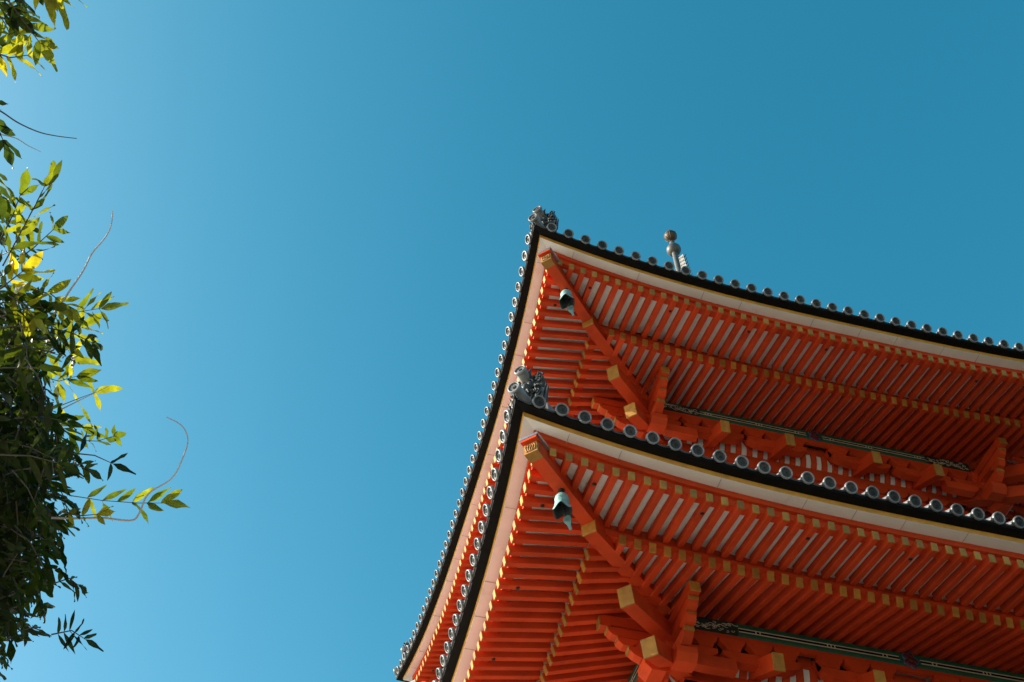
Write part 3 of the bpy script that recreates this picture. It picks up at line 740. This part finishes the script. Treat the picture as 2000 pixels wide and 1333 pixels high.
spray([(95, 830, 0), (130, 820, 0), (160, 835, 0)], 6.3, 3, 0.137, 0.045, .55)
spray([(110, 920, 0), (140, 905, 0), (165, 915, 0)], 3.9, 4, .075, .026, .2)
spray([(60, 700, 0), (100, 690, 0), (140, 700, 0)], 6.3, 4, 0.162, 0.055, .65, ang=75)
spray([(100, 800, 0), (150, 780, 0), (185, 767, 0)], 6.3, 3, .150, .046, .72, ang=82)
spray([(140, 860, 0), (190, 862, 0), (222, 852, .05)], 6.3, 5, 0.087, 0.041, .45)
spray([(138, 885, 0), (185, 890, 0), (218, 905, 0)], 4.0, 2, .095, .024, .03, ang=75)
spray([(135, 968, 0), (200, 978, 0), (270, 983, -.05), (318, 983, -.1)], 6.3, 6, 0.162, 0.050, .58, ang=46)
spray([(120, 1000, 0), (155, 1008, 0), (190, 1005, 0)], 3.8, 3, .06, .024, .9)
spray([(105, 1140, 0), (135, 1130, .05), (155, 1145, .1)], 4.0, 5, .075, .024, .25)
spray([(100, 1240, 0), (140, 1232, 0), (165, 1248, 0)], 4.0, 6, .080, .020, .02, ang=70)
spray([(62, -70, 0), (80, -45, 0), (95, -25, 0)], 3.5, 4, .125, .036, .80, ang=32)
spray([(15, 0, 0), (48, 45, 0), (76, 82, 0)], 3.6, 5, .10, .034, .62)
spray([(-20, 100, 0), (20, 113, 0), (55, 108, 0)], 3.7, 4, .09, .030, .85)
spray([(-40, -20, 0), (-10, 10, 0), (15, 25, 0)], 3.6, 5, .10, .038, .1)
spray([(-20, 225, 0), (-4, 250, 0), (6, 275, 0)], 3.8, 4, .095, .034, .03)
spray([(-20, 320, 0), (-8, 345, 0), (0, 380, 0)], 3.8, 4, .095, .034, .1)
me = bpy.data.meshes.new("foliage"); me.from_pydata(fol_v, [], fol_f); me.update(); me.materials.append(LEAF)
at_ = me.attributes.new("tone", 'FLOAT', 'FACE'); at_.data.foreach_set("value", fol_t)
me.polygons.foreach_set("use_smooth", [True]*len(fol_f))
fo_ = bpy.data.objects.new("foliage", me); col.objects.link(fo_); fo_.parent = tree
twigs.build("twig", TWIG, tree)
def curve(px, t):
    P_ = [at(x, y, t) for x, y in px]; out = []
    n = len(P_)
    for i in range(n-1):
        a, b, c, d = P_[max(i-1, 0)], P_[i], P_[i+1], P_[min(i+2, n-1)]
        for k in range(6):
            s = k/6; out.append(.5*((2*b)+(c-a)*s+(2*a-5*b+4*c-d)*s*s+(3*b-a-3*c+d)*s**3)-TO)
    out.append(P_[-1]-TO); return out
for px, t, r_, m_ in (([(-30, 205), (0, 217), (35, 240), (75, 258), (110, 266), (150, 271)], 3.9, .0026, TWIG), ([(-5, 262), (30, 270), (55, 285), (80, 297)], 4.0, .0018, TENDRIL),
                  ([(95, 630), (112, 605), (135, 570), (162, 530), (180, 495), (205, 465), (217, 440), (220, 412)], 3.9, .0032, TENDRIL),
                  ([(100, 1012), (150, 1013), (200, 1012), (255, 1017), (272, 1003), (290, 965), (335, 935), (357, 895), (367, 860), (355, 832), (325, 815)], 3.85, .0036, TENDRIL),
                  ([(120, 800), (160, 780), (212, 755)], 3.9, .002, TENDRIL)):
    m = MB(); pts = curve(px, t); m.tube(pts, list(np.linspace(r_*1.2, r_*.5, len(pts))), 0, 6); m.build("tendril", m_, tree)
# trunk and limbs (mostly beyond the picture's left edge)
m = MB()
top = at(-250, 650, 4.8)
pts = [TO+Vector((0, 0, 0)), TO+Vector((.15, .1, 1.6)), TO.lerp(top, .6)+Vector((0, 0, .6)), top]
m.tube([p-TO for p in pts], [.20, .16, .12, .07], 0, 12)
for x, y, t in ((-60, 1100, 4.6), (20, 900, 4.7), (30, 700, 4.6), (-20, 450, 4.5), (-60, 60, 4.3), (60, 850, 4.9), (-100, 1250, 4.6), (40, 980, 4.4)):
    e = at(x, y, t); s = pts[2].lerp(top, random.uniform(0, 1)); mm = s.lerp(e, .5)+Vector((0, 0, .12))
    m.tube([s-TO, mm-TO, e-TO], [.045, .025, .008], 0, 8)
m.build("trunk", BARK, tree)
